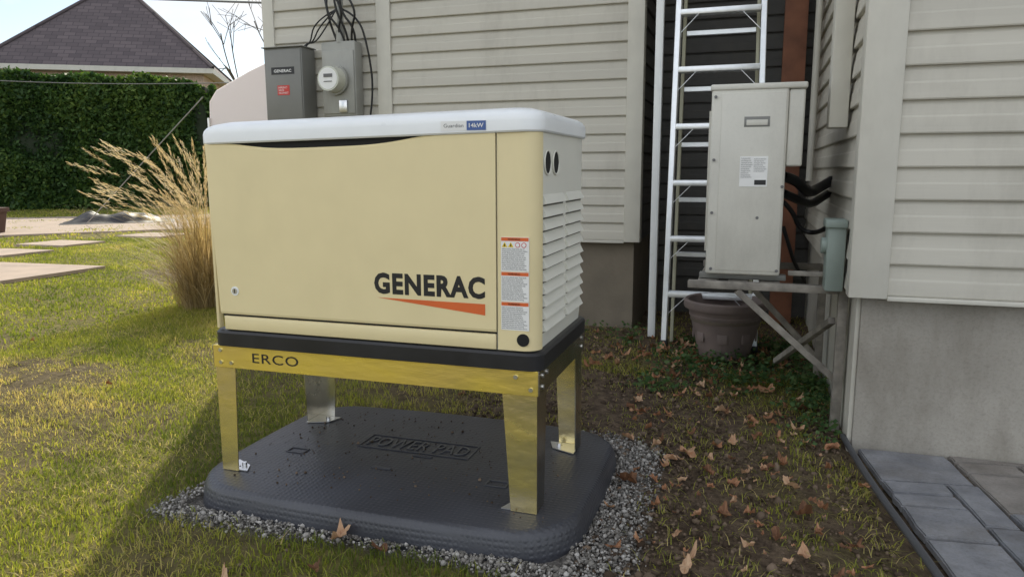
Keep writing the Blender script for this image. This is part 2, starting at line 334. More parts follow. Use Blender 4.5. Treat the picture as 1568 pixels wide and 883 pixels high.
# ---------------------------------------------------------------- gravel stones
ic=bmesh.new(); bmesh.ops.create_icosphere(ic,subdivisions=1,radius=1); iv=np.array([v.co[:] for v in ic.verts]); iff=np.array([[v.index for v in f_.verts] for f_ in ic.faces]); ic.free()
N=90000; x=rng.uniform(-.5,1.9,N); y=rng.uniform(-.6,1.3,N); g=f_gravel(x,y); ok=(rng.random(N)<g)&(paddist(x,y)>.0); x=x[ok];y=y[ok];N=len(x)
s=rng.gamma(3,.0010,N)+.0012
SV=iv[None]*(s[:,None,None]*rng.uniform(.55,1.2,(N,1,3)))*rng.uniform(.75,1.2,(N,12,1))+np.stack([x,y,s*.4-.004+.012*fn(x,y,1.6)+.006],1)[:,None,:]
SF=(np.arange(N)[:,None,None]*12+iff[None]).reshape(-1,3)
M['gravel']=leafmat('gravel_stones',(.09,.085,.075),(.22,.205,.185),(.46,.44,.41),0.0,.8)
npmesh('gravel',SV.reshape(-1,3),SF,M['gravel'],np.repeat(rng.random(N),12))
N=22000; x=rng.uniform(.4,2.3,N); y=rng.uniform(-.9,2.9,N); g=f_dirt(x,y); ok=(rng.random(N)<g**2)&(paddist(x,y)>.03)&~blocked(x,y); x=x[ok];y=y[ok];N=len(x)
s=rng.gamma(2,.0022,N)+.0015
SV=iv[None]*(s[:,None,None]*rng.uniform(.55,1.2,(N,1,3)))*rng.uniform(.7,1.2,(N,12,1))+np.stack([x,y,s*.3-.004+.012*fn(x,y,1.6)],1)[:,None,:]
M['clod']=leafmat('soil_clods',(.045,.03,.02),(.095,.068,.046),(.19,.14,.10),0.0,.95)
npmesh('soil_clods',SV.reshape(-1,3),(np.arange(N)[:,None,None]*12+iff[None]).reshape(-1,3),M['clod'],np.repeat(rng.random(N),12))

# ---------------------------------------------------------------- fallen leaves
M['dead']=leafmat('dry_leaves',(.13,.065,.035),(.38,.19,.10),(.52,.36,.23),.15,rough=.7,tint=(1.2,.85,.5))
LV=[];LF=[];Lv=[]
spots=[(0.62,-.21,.042),(.78,-.24,.03),(1.43,.50,.05),(1.62,.86,.05),(2.02,.62,.04),(2.05,.42,.04),(1.74,1.45,.05),(2.07,1.28,.045),(1.90,1.15,.05),(1.79,.33,.03),(2.28,.72,.035),(.44,-.55,.03),(.87,-.48,.035),(2.2,1.1,.04),(1.70,.0,.03),(1.95,1.9,.05),(1.6,2.2,.05),(2.1,1.6,.05)]
for i in range(420):
    t=rng.random()
    if t<.6: spots.append((rng.uniform(1.3,2.22),rng.uniform(-.1,2.9),rng.uniform(.006,.032)))
    elif t<.9: spots.append((rng.uniform(.5,2.2),rng.uniform(2.0,3.2),rng.uniform(.015,.042)))
    else: spots.append((rng.uniform(-6,1),rng.uniform(-.5,3),rng.uniform(.01,.026)))
for (lx,ly_,ls) in spots:
    if paddist(np.array(lx),np.array(ly_))<.05: continue
    if lx>edgeX(ly_)-.04 and rng.random()<.7: continue
    K=20; th=rng.uniform(0,6.28); cu=rng.uniform(.3,1.5)*ls; ba=len(LV); tilt=rng.uniform(-.5,.5,2); fold=rng.uniform(0,6.28); zb_=.012+rng.uniform(0,.012)
    el_=rng.uniform(.45,.9); pw=rng.uniform(.2,.75)
    LV.append((lx,ly_,zb_))
    lob=[1,.78,.62,.80,.98,.80,.58,.75,.9,.6,.5,.6,.9,.75,.58,.80,.98,.80,.62,.78]
    for ring in (.5,1):
        for i in range(K):
            an=2*math.pi*i/K; R_=lob[i]**pw*ls*ring*rng.uniform(.82,1.12); ex=math.cos(an)*R_;ey=math.sin(an)*R_*el_
            fx_=ex*math.cos(fold)+ey*math.sin(fold)
            zz_=zb_+cu*(fx_/ls)**2+tilt[0]*ex+tilt[1]*ey+rng.normal(0,.0018)+.2*ls*ring*math.sin(3*an+th)
            X_=ex*math.cos(th)-ey*math.sin(th); Y_=ex*math.sin(th)+ey*math.cos(th)
            LV.append((lx+X_,ly_+Y_,max(zz_,.004)))
    for i in range(K):
        j=(i+1)%K; LF.append((ba,ba+1+i,ba+1+j)); LF.append((ba+1+i,ba+1+K+i,ba+1+K+j,ba+1+j))
    vb=rng.random()
    Lv+= list(np.clip(vb+rng.normal(0,.10,2*K+1),0,1))
lo_=addmesh('fallen_leaves',LV,LF,M['dead']); at=lo_.data.attributes.new('var','FLOAT','POINT'); at.data.foreach_set('value',np.array(Lv,np.float32))

# ---------------------------------------------------------------- equipment pad
M['pad']=mat('pad_plastic',(.05,.052,.062),.38,var=.35,scale=3,bump=.4,bscale=160,dist=.0015)
pn,pl=nt(M['pad'])
vt=pn.new('ShaderNodeTexVoronoi'); vt.inputs['Scale'].default_value=55; vt.inputs['Randomness'].default_value=0.15
ttc=pn.new('ShaderNodeTexCoord'); pl.new(ttc.outputs['Object'],vt.inputs['Vector'])
mr=pn.new('ShaderNodeMapRange'); mr.inputs[1].default_value=.2; mr.inputs[2].default_value=.5; mr.inputs[3].default_value=1; mr.inputs[4].default_value=0; pl.new(vt.outputs['Distance'],mr.inputs[0])
bb=pn.new('ShaderNodeBump'); bb.inputs['Strength'].default_value=.5; bb.inputs['Distance'].default_value=.0025; pl.new(mr.outputs[0],bb.inputs['Height'])
ob=[x_ for x_ in pn if x_.type=='BUMP' and x_!=bb][0]; pl.new(ob.outputs[0],bb.inputs['Normal']); pl.new(bb.outputs[0],pn['Principled BSDF'].inputs['Normal'])
pad=top('equipment_pad')
def pl_layer(ins,z): return [(x_,y_,z) for x_,y_ in rrect(PX0+ins,PX1-ins,PY0+ins,PY1-ins,.17-ins*.5,8,.045)]
loft('pad_slab',[pl_layer(-.012,-.03),pl_layer(-.006,.02),pl_layer(0,.055),pl_layer(.006,.068),pl_layer(.016,.077),pl_layer(.03,.080)],M['pad'],pad)
M['padtext']=mat('pad_emboss',(.055,.057,.066),.32,bump=0)
def outline(name,x0,x1,y0,y1,w,z,m,p,h=.004):
    box(name+'_a',(x0,y0,z),(x1,y0+w,z+h),m,p,.001,1);box(name+'_b',(x0,y1-w,z),(x1,y1,z+h),m,p,.001,1)
    box(name+'_c',(x0,y0+w,z),(x0+w,y1-w,z+h),m,p,.001,1);box(name+'_d',(x1-w,y0+w,z),(x1,y1-w,z+h),m,p,.001,1)
outline('pad_logo_frame',.36,.84,.36,.50,.008,.080,M['padtext'],pad)
text('pad_logo_text','POWER PAD',(.385,.385,.080),X,Y,.43,.09,M['padtext'],pad,bold=.0,lift=.0025,ext=.0024,spacing=1.1)
for i,(mx_,my_) in enumerate([(.12,.22),(.52,.18),(.98,.16),(.62,.33)]):
    outline('pad_mark_%d'%i,mx_,mx_+.08,my_,my_+(.05 if i%2==0 else .016),.006,.080,M['padtext'],pad)
N=420; x=rng.uniform(0,1.25,N);y=rng.uniform(-.05,.75,N); s=rng.gamma(2,.0009,N)+.0008
SV=iv[None]*s[:,None,None]*rng.uniform(.6,1.2,(N,12,1))+np.stack([x,y,.0802+s*.5],1)[:,None,:]
npmesh('pad_crumbs',SV.reshape(-1,3),(np.arange(N)[:,None,None]*12+iff[None]).reshape(-1,3),M['clod'],np.repeat(rng.random(N),12),pad)

# ---------------------------------------------------------------- stand
st=top('generator_stand'); ZT=.557; ZB=.476; t_=.004
def plate(name,pts,d,m,p):
    bm=bmesh.new(); vs_=[bm.verts.new(q) for q in pts]; f_=bm.faces.new(vs_); rr=bmesh.ops.extrude_face_region(bm,geom=[f_]); bmesh.ops.translate(bm,verts=[e for e in rr['geom'] if isinstance(e,bmesh.types.BMVert)],vec=d)
    return frombm(name,bm,m,p)
box('front_beam',(-.002,-t_,ZB),(1.222,0,ZT),M['gold'],st,.001,1)
box('back_beam',(-.002,.64,ZB),(1.222,.644,ZT),M['goldleg'],st,.001,1)
box('left_beam',(-.006,-.003,ZB+.001),(-.002,.643,ZT-.001),M['zinc'],st,.001,1)
box('right_beam',(1.222,-.003,ZB+.001),(1.226,.643,ZT-.001),M['zinc'],st,.001,1)
box('front_flange',(.0,.0005,ZT-.005),(1.22,.05,ZT-.001),M['gold'],st)
box('back_flange',(.0,.59,ZT-.005),(1.22,.639,ZT-.001),M['goldleg'],st)
def leg(nm,cx,cy,sx,sy,wt,wb,m):
    z1=ZB+.05;z0=.082
    plate(nm+'_front_plate',[(cx,cy,z1),(cx+sx*wt,cy,z1),(cx+sx*wb,cy,z0),(cx,cy,z0)],(0,sy*t_,0),m,st)
    plate(nm+'_side_plate',[(cx,cy+sy*t_*1.1,z1),(cx,cy+sy*wt,z1),(cx,cy+sy*wb,z0),(cx,cy+sy*t_*1.1,z0)],(sx*t_,0,0),M['zinc'],st)
    plate(nm+'_foot',[(cx+sx*.005,cy+sy*.005,z0),(cx+sx*(wb+.035),cy+sy*.005,z0),(cx+sx*(wb+.01),cy+sy*wb*.8,z0),(cx+sx*.005,cy+sy*(wb+.02),z0)],(0,0,.004),M['steel'],st)
    cyl(nm+'_anchor',(cx+sx*wb*.9,cy+sy*.045,z0+.004),(cx+sx*wb*.9,cy+sy*.045,z0+.016),.009,M['steel'],st,n=6)
leg('leg_1',.002,.001,1,1,.085,.068,M['goldleg']); leg('leg_2',1.218,.001,-1,1,.118,.088,M['goldleg'])
leg('leg_3',.002,.639,1,-1,.11,.088,M['zinc']); leg('leg_4',1.218,.639,-1,-1,.11,.088,M['goldleg'])
for i,(bx,bz) in enumerate([(.03,.54),(.03,.495),(.075,.495),(1.15,.535),(1.2,.497)]):
    cyl('bolt_%d'%i,(bx,-.004,bz),(bx,-.008,bz),.007,M['steel'],st,n=16)
for i,(by,bz) in enumerate([(.04,.535),(.04,.497),(.09,.535),(.6,.535),(.6,.5)]):
    cyl('side_bolt_%d'%i,(1.226,by,bz),(1.230,by,bz),.008,M['steel'],st,n=16)
text('stand_lettering','ERCO',(.165,-.004,.502),X,Z,.19,.035,M['ink'],st,bold=.005,spacing=1.1)

# ---------------------------------------------------------------- generator
ge=top('standby_generator')
def rl(x0,x1,y0,y1,r_,z,sh=0.0): return [(x_,y_,z+sh*x_) for x_,y_ in rrect(x0,x1,y0,y1,r_,8,0)]
loft('base_tray',[rl(.0,1.235,-.012,.655,.05,.5575),rl(.0,1.235,-.012,.655,.05,.605),rl(.006,1.229,-.006,.649,.05,.613),rl(.02,1.215,.006,.635,.05,.6155)],M['black'],ge)
loft('housing',[rl(.026,1.214,.008,.63,.05,.616),rl(.022,1.218,.004,.634,.052,.66),rl(.010,1.219,.003,.636,.052,1.0),rl(.003,1.220,.003,.637,.052,1.30)],M['sidecream'],ge,capb=False)
bm=bmesh.new(); NX=40
zt=lambda x_: 1.272+.022*x_-.030*math.exp(-((x_-.50)/.33)**4)
fr=[]
for i in range(NX+1):
    q=i/NX; x_=.038+(1.088-.038)*q
    fr.append((x_+ (1-q)*.01,x_-(1-q)*.012,x_))
V1=[];
for (xb,xt,x_) in fr:
    V1.append([(xb,-.008,.676),(xb,-.0105,.684),(xt,-.0105,zt(x_)-.006),(xt,-.006,zt(x_))])
vv=[[bm.verts.new(p) for p in rowp] for rowp in V1]
for A_,B_ in zip(vv,vv[1:]):
    for k in range(3): bm.faces.new((A_[k],B_[k],B_[k+1],A_[k+1]))
be=[e for e in bm.edges if e.is_boundary]; ex=bmesh.ops.extrude_edge_only(bm,edges=be)
for e in ex['geom']:
    if isinstance(e,bmesh.types.BMVert): e.co.y=.004
frombm('front_door',bm,M['cream'],ge)
box('lower_skirt',(.06,-.0085,.619),(1.086,.006,.668),M['cream'],ge,.003,2)
box('door_gap_bottom',(.05,.0005,.667),(1.087,.0035,.677),M['dark'],ge)
box('door_gap_top',(.06,.0,1.225),(1.05,.0028,1.30),M['dark'],ge)  # near-black sheet; the shade of the gap under the lid is its colour
bm=bmesh.new(); prof=[(1.0925,-.0065)]
prof+=[(1.165,-.0065)]
for i in range(7): 
    an=math.radians(-90+90*i/6); prof.append((1.172+.051*math.cos(an),.0445+.051*math.sin(an)))
lay=[]
for z_ in (.62,1.31): lay.append([bm.verts.new((x_,y_,z_)) for x_,y_ in prof])
for i in range(len(prof)-1): bm.faces.new((lay[0][i],lay[0][i+1],lay[1][i+1],lay[1][i]))
frombm('corner_cover',bm,M['cream'],ge,True)
box('left_corner_strip',(.022,-.004,.62),(.034,.02,1.28),M['cream'],ge,.003)
LS=.02
lid=[rl(-.006,1.228,-.014,.652,.065,1.266,LS),rl(-.010,1.232,-.018,.656,.07,1.271,LS),rl(-.010,1.232,-.018,.656,.07,1.300,LS),rl(-.007,1.229,-.015,.653,.07,1.312,LS),rl(.0,1.222,-.007,.645,.07,1.323,LS),rl(.014,1.208,.008,.63,.07,1.332,LS),rl(.05,1.17,.05,.59,.06,1.342,LS),rl(.2,1.05,.2,.45,.05,1.352,LS)]
loft('lid',lid,M['lid'],ge)
box('badge_white',(.915,-.0195,1.296),(1.0,-.0185,1.324),M['white'],ge); box('badge_blue',(1.0005,-.0198,1.296),(1.062,-.0185,1.324),M['blue'],ge)
text('badge_text_name','Guardian',(.925,-.0196,1.305),X,Z,.065,.011,M['greyink'],ge); text('badge_text_power','14kW',(1.008,-.0199,1.304),X,Z,.047,.013,M['white'],ge,bold=.01)
text('logo_text','GENERAC',(.665,-.0106,.778),X,Z,.387,.071,M['ink'],ge,bold=.045,spacing=1.12)
addmesh('logo_swoosh',[(.675,-.0113,.766),(1.052,-.0113,.763),(1.052,-.0113,.727)],[(0,2,1)],M['orange'],ge)
cyl('lock_ring',(.115,-.0106,.76),(.115,-.0125,.76),.016,M['lid'],ge); cyl('lock_core',(.115,-.0126,.76),(.115,-.0145,.76),.010,M['steel'],ge)
box('lock_slot',(.1135,-.0155,.753),(.1165,-.0144,.767),M['ink'],ge)
yy=-.0072
words="Operating equipment may start at any time without notice. Keep hands clear of moving parts. Disconnect battery before service. Exhaust gas contains carbon monoxide. Read manual before use. "
def para(n_,wd):
    toks=(words*20).split(); o_=[];i_=random.randint(0,15)
    for _ in range(n_):
        s_=''
        while len(s_)<wd: s_+=toks[i_]+' '; i_+=1
        o_.append(s_)
    return '\n'.join(o_)
for k,(z0_,z1_) in enumerate([(.870,.975),(.776,.868),(.685,.774)]):
    x0_,x1_=1.104,1.182
    box('warning_label_%d'%k,(x0_,yy-.0006,z0_),(x1_+.012,yy+.004,z1_),M['white'],ge)
    box('warning_header_%d'%k,(x0_+.001,yy-.0012,z1_-.012),(x1_+.011,yy-.0005,z1_-.001),M['orange'],ge)
    text('warning_title_%d'%k,'WARNING',(x0_+.022,yy-.0013,z1_-.0095),X,Z,.04,.006,M['ink'],ge,bold=.01)
    if k==0:
        for j in range(2):
            cx=x0_+.012+j*.020; addmesh('hazard_triangle_%d'%j,[(cx-.009,yy-.0012,z1_-.031),(cx+.009,yy-.0012,z1_-.031),(cx,yy-.0012,z1_-.015)],[(0,1,2)],M['yellow'],ge)
            box('hazard_mark_%d'%j,(cx-.0015,yy-.0018,z1_-.029),(cx+.0015,yy-.0013,z1_-.021),M['ink'],ge)
        for j in range(2):
            cx=x0_+.054+j*.020; cyl('hazard_circle_%d'%j,(cx,yy-.0005,z1_-.024),(cx,yy-.0013,z1_-.024),.008,M['red'],ge); cyl('hazard_circle_in_%d'%j,(cx,yy-.0012,z1_-.024),(cx,yy-.0016,z1_-.024),.006,M['white'],ge)
    h_=(z1_-.034 if k==0 else z1_-.015)-z0_-.003
    text('warning_text_%d'%k,para(11 if k==0 else 12,34),(x0_+.003,yy-.0007,z0_+.003),X,Z,.082,h_,M['greyink'],ge,bold=.01)
def louvre(y0,y1,k,nm):
    for i in range(k):
        zc=1.085-i*(.40/(k-1)); 
        plate(nm+'_%d'%i,[(1.2185,y0,zc+.019),(1.233,y0,zc-.011),(1.2185,y0,zc-.014)],(0,y1-y0,0),M['sidecream'],ge)
        box(nm+'_slot_%d'%i,(1.2165,y0+.004,zc-.019),(1.2202,y1-.004,zc-.0145),M['louvrevoid'],ge)
louvre(.055,.31,11,'louvre_front'); louvre(.345,.58,11,'louvre_rear')
for i,y_ in enumerate((.10,.20)):
    cyl('side_port_%d'%i,(1.2175,y_,1.20),(1.2230,y_,1.20),.036,M['dark'],ge); 
    tube('side_port_rim_%d'%i,[(1.2225,y_+.038*math.cos(t),1.20+.038*math.sin(t)) for t in np.linspace(0,6.28,12,endpoint=False)],.003,M['sidecream'],ge,True)
cyl('corner_port',(1.175,-.0055,.655),(1.175,-.009,.655),.020,M['dark'],ge)

# ---------------------------------------------------------------- house
ho=top('siding_house')
def siding(name,a,b,z0,z1,nrm,m,e=.128):
    a=Vector((*a,0));b=Vector((*b,0));nv=Vector((*nrm,0)); V_=[];F_=[]
    z=z0;prof=[]
    while z<z1-.01:
        prof+=[(z,.002),(z+.0005,.019),(z+.006,.021),(z+.062,.0155),(z+.070,.0125),(z+.110,.008),(z+.122,.002)]; z+=e
    for zz,o_ in prof:
        V_.append(a+nv*o_+Vector((0,0,zz)));V_.append(b+nv*o_+Vector((0,0,zz)))
    for i in range(len(prof)-1): F_.append((2*i,2*i+1,2*i+3,2*i+2))
    return addmesh(name,V_,F_,m,ho)
WY=3.25; HT=4.3
WX0=-2.06
box('main_core',(WX0+.03,WY+.001,.66),(1.03,9,HT),M['siding'],ho)
siding('main_front_siding',(WX0+.03,WY),(1.03,WY),.665,HT-.05,(0,-1),M['siding'])
siding('main_side_siding',(WX0+.029,9),(WX0+.029,WY),.665,HT-.05,(-1,0),M['siding'])
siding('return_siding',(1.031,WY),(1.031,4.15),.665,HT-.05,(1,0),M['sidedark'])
box('corner_post_1',(WX0,WY-.03,.655),(WX0+.105,WY+.07,HT),M['trim'],ho,.004)
box('corner_post_2',(.945,WY-.03,.655),(1.062,WY+.07,HT),M['trim'],ho,.004)
box('joint_trim',(-1.02,WY-.034,.66),(-.90,WY-.001,HT),M['trim'],ho,.004)
box('starter_strip',(WX0+.107,WY-.026,.645),(.944,WY+.01,.664),M['trim'],ho,.003)
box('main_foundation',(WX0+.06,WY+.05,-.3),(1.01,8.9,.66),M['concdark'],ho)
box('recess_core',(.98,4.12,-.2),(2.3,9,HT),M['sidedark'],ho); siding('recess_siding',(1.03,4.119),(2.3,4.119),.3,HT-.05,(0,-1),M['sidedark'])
box('wing_core',(2.245,1.13,.66),(7.5,9,HT),M['siding'],ho)
siding('wing_front_siding',(2.30,1.129),(7.5,1.129),.672,HT-.05,(0,-1),M['siding'])
siding('wing_side_siding',(2.244,4.1),(2.244,1.15),.672,HT-.05,(-1,0),M['siding'])
box('wing_corner_post',(2.222,1.098,.66),(2.365,1.20,HT),M['trim'],ho,.004)
box('wing_starter_strip',(2.366,1.101,.652),(7.5,1.14,.671),M['trim'],ho,.003)
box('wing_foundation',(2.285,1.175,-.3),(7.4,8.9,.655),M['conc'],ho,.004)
box('wing_foundation_edge',(2.268,1.20,-.3),(2.284,4.1,.655),M['trim'],ho)
plate('main_roof',[(-2.35,2.95,HT-.02),(-2.35,9.3,HT-.02),(-2.35,6.1,HT+.75)],(4.7,0,0),M['grey'],ho)
plate('wing_roof',[(2.353,.85,HT-.02),(2.353,9.3,HT-.02),(2.353,5.1,HT+.8)],(5.5,0,0),M['grey'],ho)
box('downspout',(1.160,3.05,.0),(1.212,3.10,HT+.0),M['lid'],ho,.006)
box('brown_board',(1.99,3.78,.0),(2.15,3.83,HT-.1),M['rust'],ho,.004)
cyl('pale_pipe',(2.19,3.3,1.1),(2.19,3.3,HT-.1),.022,M['trim'],ho)
box('pale_duct',(2.14,1.50,1.36),(2.219,1.62,HT-.1),M['trim'],ho,.006)

# transfer switch and meter
ts=top('electrical_disconnect_box'); D_=.115
def tb(n_,lo,hi,m,bv=0): box(n_,(lo[0]+D_,lo[1],lo[2]),(hi[0]+D_,hi[1],hi[2]),m,ts if CUR==0 else me_,bv)
CUR=0
tb('cabinet',(-2.04,3.03,1.52),(-1.69,3.215,2.135),M['grey'],.008); tb('cabinet_door',(-2.03,3.022,1.53),(-1.70,3.031,2.120),M['grey'],.004)
tb('cabinet_hood',(-2.05,3.01,2.134),(-1.68,3.217,2.142),M['grey'],.002)
tb('brand_plate',(-1.97,3.0195,1.93),(-1.76,3.0225,1.985),M['ink']); text('brand_plate_text','GENERAC',(-1.945+D_,3.0190,1.945),X,Z,.16,.022,M['white'],ts,bold=.015)
tb('red_sign',(-1.92,3.0195,1.77),(-1.81,3.0225,1.845),M['red']); text('red_sign_text','EMERGENCY\nSERVICE\nDISCONNECT',(-1.91+D_,3.0190,1.78),X,Z,.09,.055,M['white'],ts)
me_=top('electric_meter'); CUR=1
tb('meter_socket',(-1.56,3.10,1.60),(-1.26,3.215,2.17),M['meter'],.012)
tb('meter_cover',(-1.55,3.088,1.62),(-1.27,3.101,2.10),M['meter'],.006)
cyl('meter_ring',(-1.425+D_,3.09,1.875),(-1.425+D_,3.055,1.875),.115,M['meter'],me_,n=40)
M['glass']=mat('meter_glass',(.60,.60,.50),.12,var=.1,bump=0,coat=1.0)
cyl('meter_glass',(-1.425+D_,3.056,1.875),(-1.425+D_,2.965,1.875),.102,M['glass'],me_,r2=.092,n=40)
cyl('meter_face',(-1.425+D_,2.966,1.875),(-1.425+D_,2.962,1.875),.08,M['white'],me_,n=40); tb('meter_display',(-1.46,2.958,1.885),(-1.385,2.9625,1.91),M['greyink']); tb('meter_text',(-1.46,2.958,1.85),(-1.39,2.9625,1.856),M['greyink'])
cyl('meter_hub',(-1.40+D_,3.13,2.16),(-1.40+D_,3.13,2.25),.035,M['meter'],me_); cyl('conduit',(-1.40+D_,3.14,2.24),(-1.40+D_,3.14,HT-.1),.024,M['meter'],me_)
tb('meter_latch',(-1.40,3.07,1.63),(-1.33,3.09,1.72),M['steel'],.003)
cb=top('service_cables')
for i in range(6):
    x0_=-1.46+D_+.035*i; tube('cable_%d'%i,[(x0_,3.12,3.8),(x0_+.05*math.sin(i),3.08,3.2),(x0_-.04,3.06-.01*i,2.6),(x0_+.12*math.sin(i*2),3.05,2.38),(-1.45+D_+.04*i,3.1,2.25),(-1.42+D_+.03*i,3.13,2.15)],.009,M['black'],cb)
for i in range(3):
    tube('loop_%d'%i,[(-1.40+D_,3.08,2.40),(-1.48-.05*i+D_,3.05,2.26+.03*i),(-1.60-.02*i+D_,3.08,2.16),(-1.68+D_,3.09,2.17),(-1.72-.02*i+D_,3.1,2.10)],.006,M['black'],cb)
tube('side_cable',[(-1.35+D_,3.07,2.4),(-1.22+D_,3.1,2.35),(-1.17+D_,3.15,2.1),(-1.16+D_,3.2,1.8),(-1.2+D_,3.2,1.6)],.008,M['black'],cb)

# ---------------------------------------------------------------- ladder
la=top('step_ladder')
yb,yt_=2.79,3.02; ZL=3.7
def ly(z): return yb+(yt_-yb)*z/2.2
def lxl(z): return 1.305+.004*z
def lxr(z): return 1.885-.018*z
for s_,fx in ((0,lxl),(1,lxr)):
    beam('front_rail_%d'%s_,(fx(0),ly(0),0),(fx(ZL),ly(ZL),ZL),.075,.036,M['alu'],la,.004,up=(1,0,0))
    beam('rear_rail_%d'%s_,(fx(0)+(.035 if s_==0 else -.035),ly(0)+.16,0),(fx(ZL)+(.03 if s_==0 else -.03),ly(ZL)+.08,ZL),.035,.022,M['fibre'],la,.003,up=(1,0,0))
    box('foot_%d'%s_,(fx(0)-.024,ly(0)-.04,0),(fx(0)+.024,ly(0)+.04,.05),M['black'],la,.005)
for i in range(10):
    z=.364+.367*i
    if z>ZL-.05: break
    box('step_%d'%i,(lxl(z)+.016,ly(z)-.045,z-.026),(lxr(z)-.016,ly(z)+.045,z+.008),M['alu'],la,.004)
    for q in range(3): box('step_rib_%d_%d'%(i,q),(lxl(z)+.018,ly(z)-.03+.025*q,z+.008),(lxr(z)-.018,ly(z)-.024+.025*q,z+.011),M['alu'],la)
    beam('step_brace_%d'%i,(lxl(z)+.016,ly(z)-.035,z-.14),(lxl(z)+.13,ly(z)-.035,z-.024),.014,.004,M['alu'],la,.001)
    beam('step_brace_r_%d'%i,(lxr(z)-.016,ly(z)-.035,z-.14),(lxr(z)-.13,ly(z)-.035,z-.024),.014,.004,M['alu'],la,.001)
    z2=z+.245
    if z2<ZL: beam('rear_rung_%d'%i,(lxl(z2)+.045,ly(z2)+.12,z2),(lxr(z2)-.045,ly(z2)+.12,z2),.032,.032,M['alu'],la,.003)

# ---------------------------------------------------------------- heat pump
ac=top('heat_pump_outdoor_unit')
ax0,ax1,ay0,ay1,az0,az1=1.635,1.965,1.40,2.25,.695,1.545
box('cabinet',(ax0,ay0,az0),(ax1,ay1,az1),M['ac'],ac,.012,3)
box('top_cover',(ax0-.006,ay0-.006,az1-.018),(ax1+.075,ay1+.006,az1+.010),M['ac'],ac,.008,3)
box('valve_cover',(ax1+.001,ay0+.004,1.19),(ax1+.068,ay0+.40,az1-.019),M['ac'],ac,.010,3)
box('side_panel',(ax0+.045,ay0-.004,az0+.02),(ax1-.01,ay0+.001,az1-.03),M['ac'],ac,.003)
box('handle_recess',(ax0+.145,ay0-.0055,1.365),(ax0+.255,ay0-.0035,1.41),M['grey'],ac,.001); box('handle_inner',(ax0+.155,ay0-.007,1.372),(ax0+.245,ay0-.005,1.396),M['ac'],ac,.002)
box('rating_label',(ax0+.135,ay0-.0062,1.10),(ax0+.255,ay0-.0035,1.235),M['white'],ac)
text('rating_text_1',para(10,24),(ax0+.14,ay0-.0065,1.14),X,Z,.05,.09,M['greyink'],ac); text('rating_text_2',para(7,24),(ax0+.195,ay0-.0065,1.165),X,Z,.055,.062,M['greyink'],ac)
box('rating_stamp',(ax0+.20,ay0-.0068,1.108),(ax0+.25,ay0-.0060,1.13),M['ink'],ac)
for i,(sx_,sz_) in enumerate([(.018,1.50),(.02,.98),(.025,.72),(.315,.72),(.22,.96),(.02,1.22),(.32,1.10)]):
    cyl('screw_%d'%i,(ax0+sx_,ay0-.002,sz_),(ax0+sx_,ay0-.008,sz_),.007,M['greyink'],ac,n=12)
for i in range(14):
    yv=ay0+.08+i*.055; box('grille_bar_%d'%i,(ax0-.012,yv,az0+.1),(ax0-.001,yv+.008,az1-.1),M['ac'],ac)
for i in range(2): box('mount_foot_%d'%i,(ax0-.03,ay0+.05+i*.7,az0-.028),(ax1+.03,ay0+.10+i*.7,az0-.001),M['grey'],ac,.004)
tube('line_set_1',[(ax1+.01,1.75,1.14),(2.03,1.78,1.13),(2.10,1.95,1.05),(2.17,2.15,1.08),(2.235,2.2,1.12)],.026,M['black'],ac)
tube('line_set_2',[(ax1+.01,1.80,1.06),(2.04,1.86,1.03),(2.12,2.05,.99),(2.18,2.2,1.02),(2.235,2.3,1.05)],.022,M['black'],ac)
tube('line_set_3',[(ax1+.01,1.70,1.02),(2.02,1.72,.98),(2.06,1.8,.88),(2.14,1.8,.86),(2.2,1.6,.93),(2.20,1.45,.94)],.012,M['black'],ac)
tube('drain_hose',[(ax1+.015,ay0+.3,.9),(ax1+.05,ay0+.32,.8),(2.05,ay0+.4,.70),(2.10,ay0+.5,.62)],.010,M['black'],ac)
br=top('heat_pump_wooden_bracket')
box('shelf_front_rail',(1.56,1.36,.63),(2.215,1.405,.665),M['wood'],br,.004)
box('shelf_back_rail',(1.58,2.18,.63),(2.215,2.22,.665),M['wood'],br,.004)
for i in range(3): box('shelf_board_%d'%i,(1.60+.14*i,1.407,.632),(1.69+.14*i,2.178,.663),M['wood'],br,.004)
beam('brace_front',(1.78,1.38,.625),(2.23,1.45,.22),.035,.03,M['wood'],br); beam('brace_back',(1.75,2.2,.625),(2.23,2.2,.12),.035,.03,M['wood'],br)
box('wall_post_1',(2.215,1.36,.0),(2.255,1.41,.66),M['wood'],br,.004); box('wall_post_2',(2.2,2.18,.0),(2.24,2.23,.66),M['wood'],br,.004)
beam('cross_brace',(2.20,1.42,.50),(2.0,2.2,.1),.03,.03,M['wood'],br)
box('shelf_stub',(2.0,1.365,.705),(2.17,1.40,.725),M['wood'],br,.003)
eb=top('outdoor_junction_box'); box('enclosure',(2.145,1.27,.655),(2.22,1.39,.945),M['green'],eb,.008); box('lid_flange',(2.135,1.255,.93),(2.222,1.40,.965),M['green'],eb,.006); cyl('dial',(2.145,1.32,.85),(2.125,1.32,.85),.035,M['green'],eb)

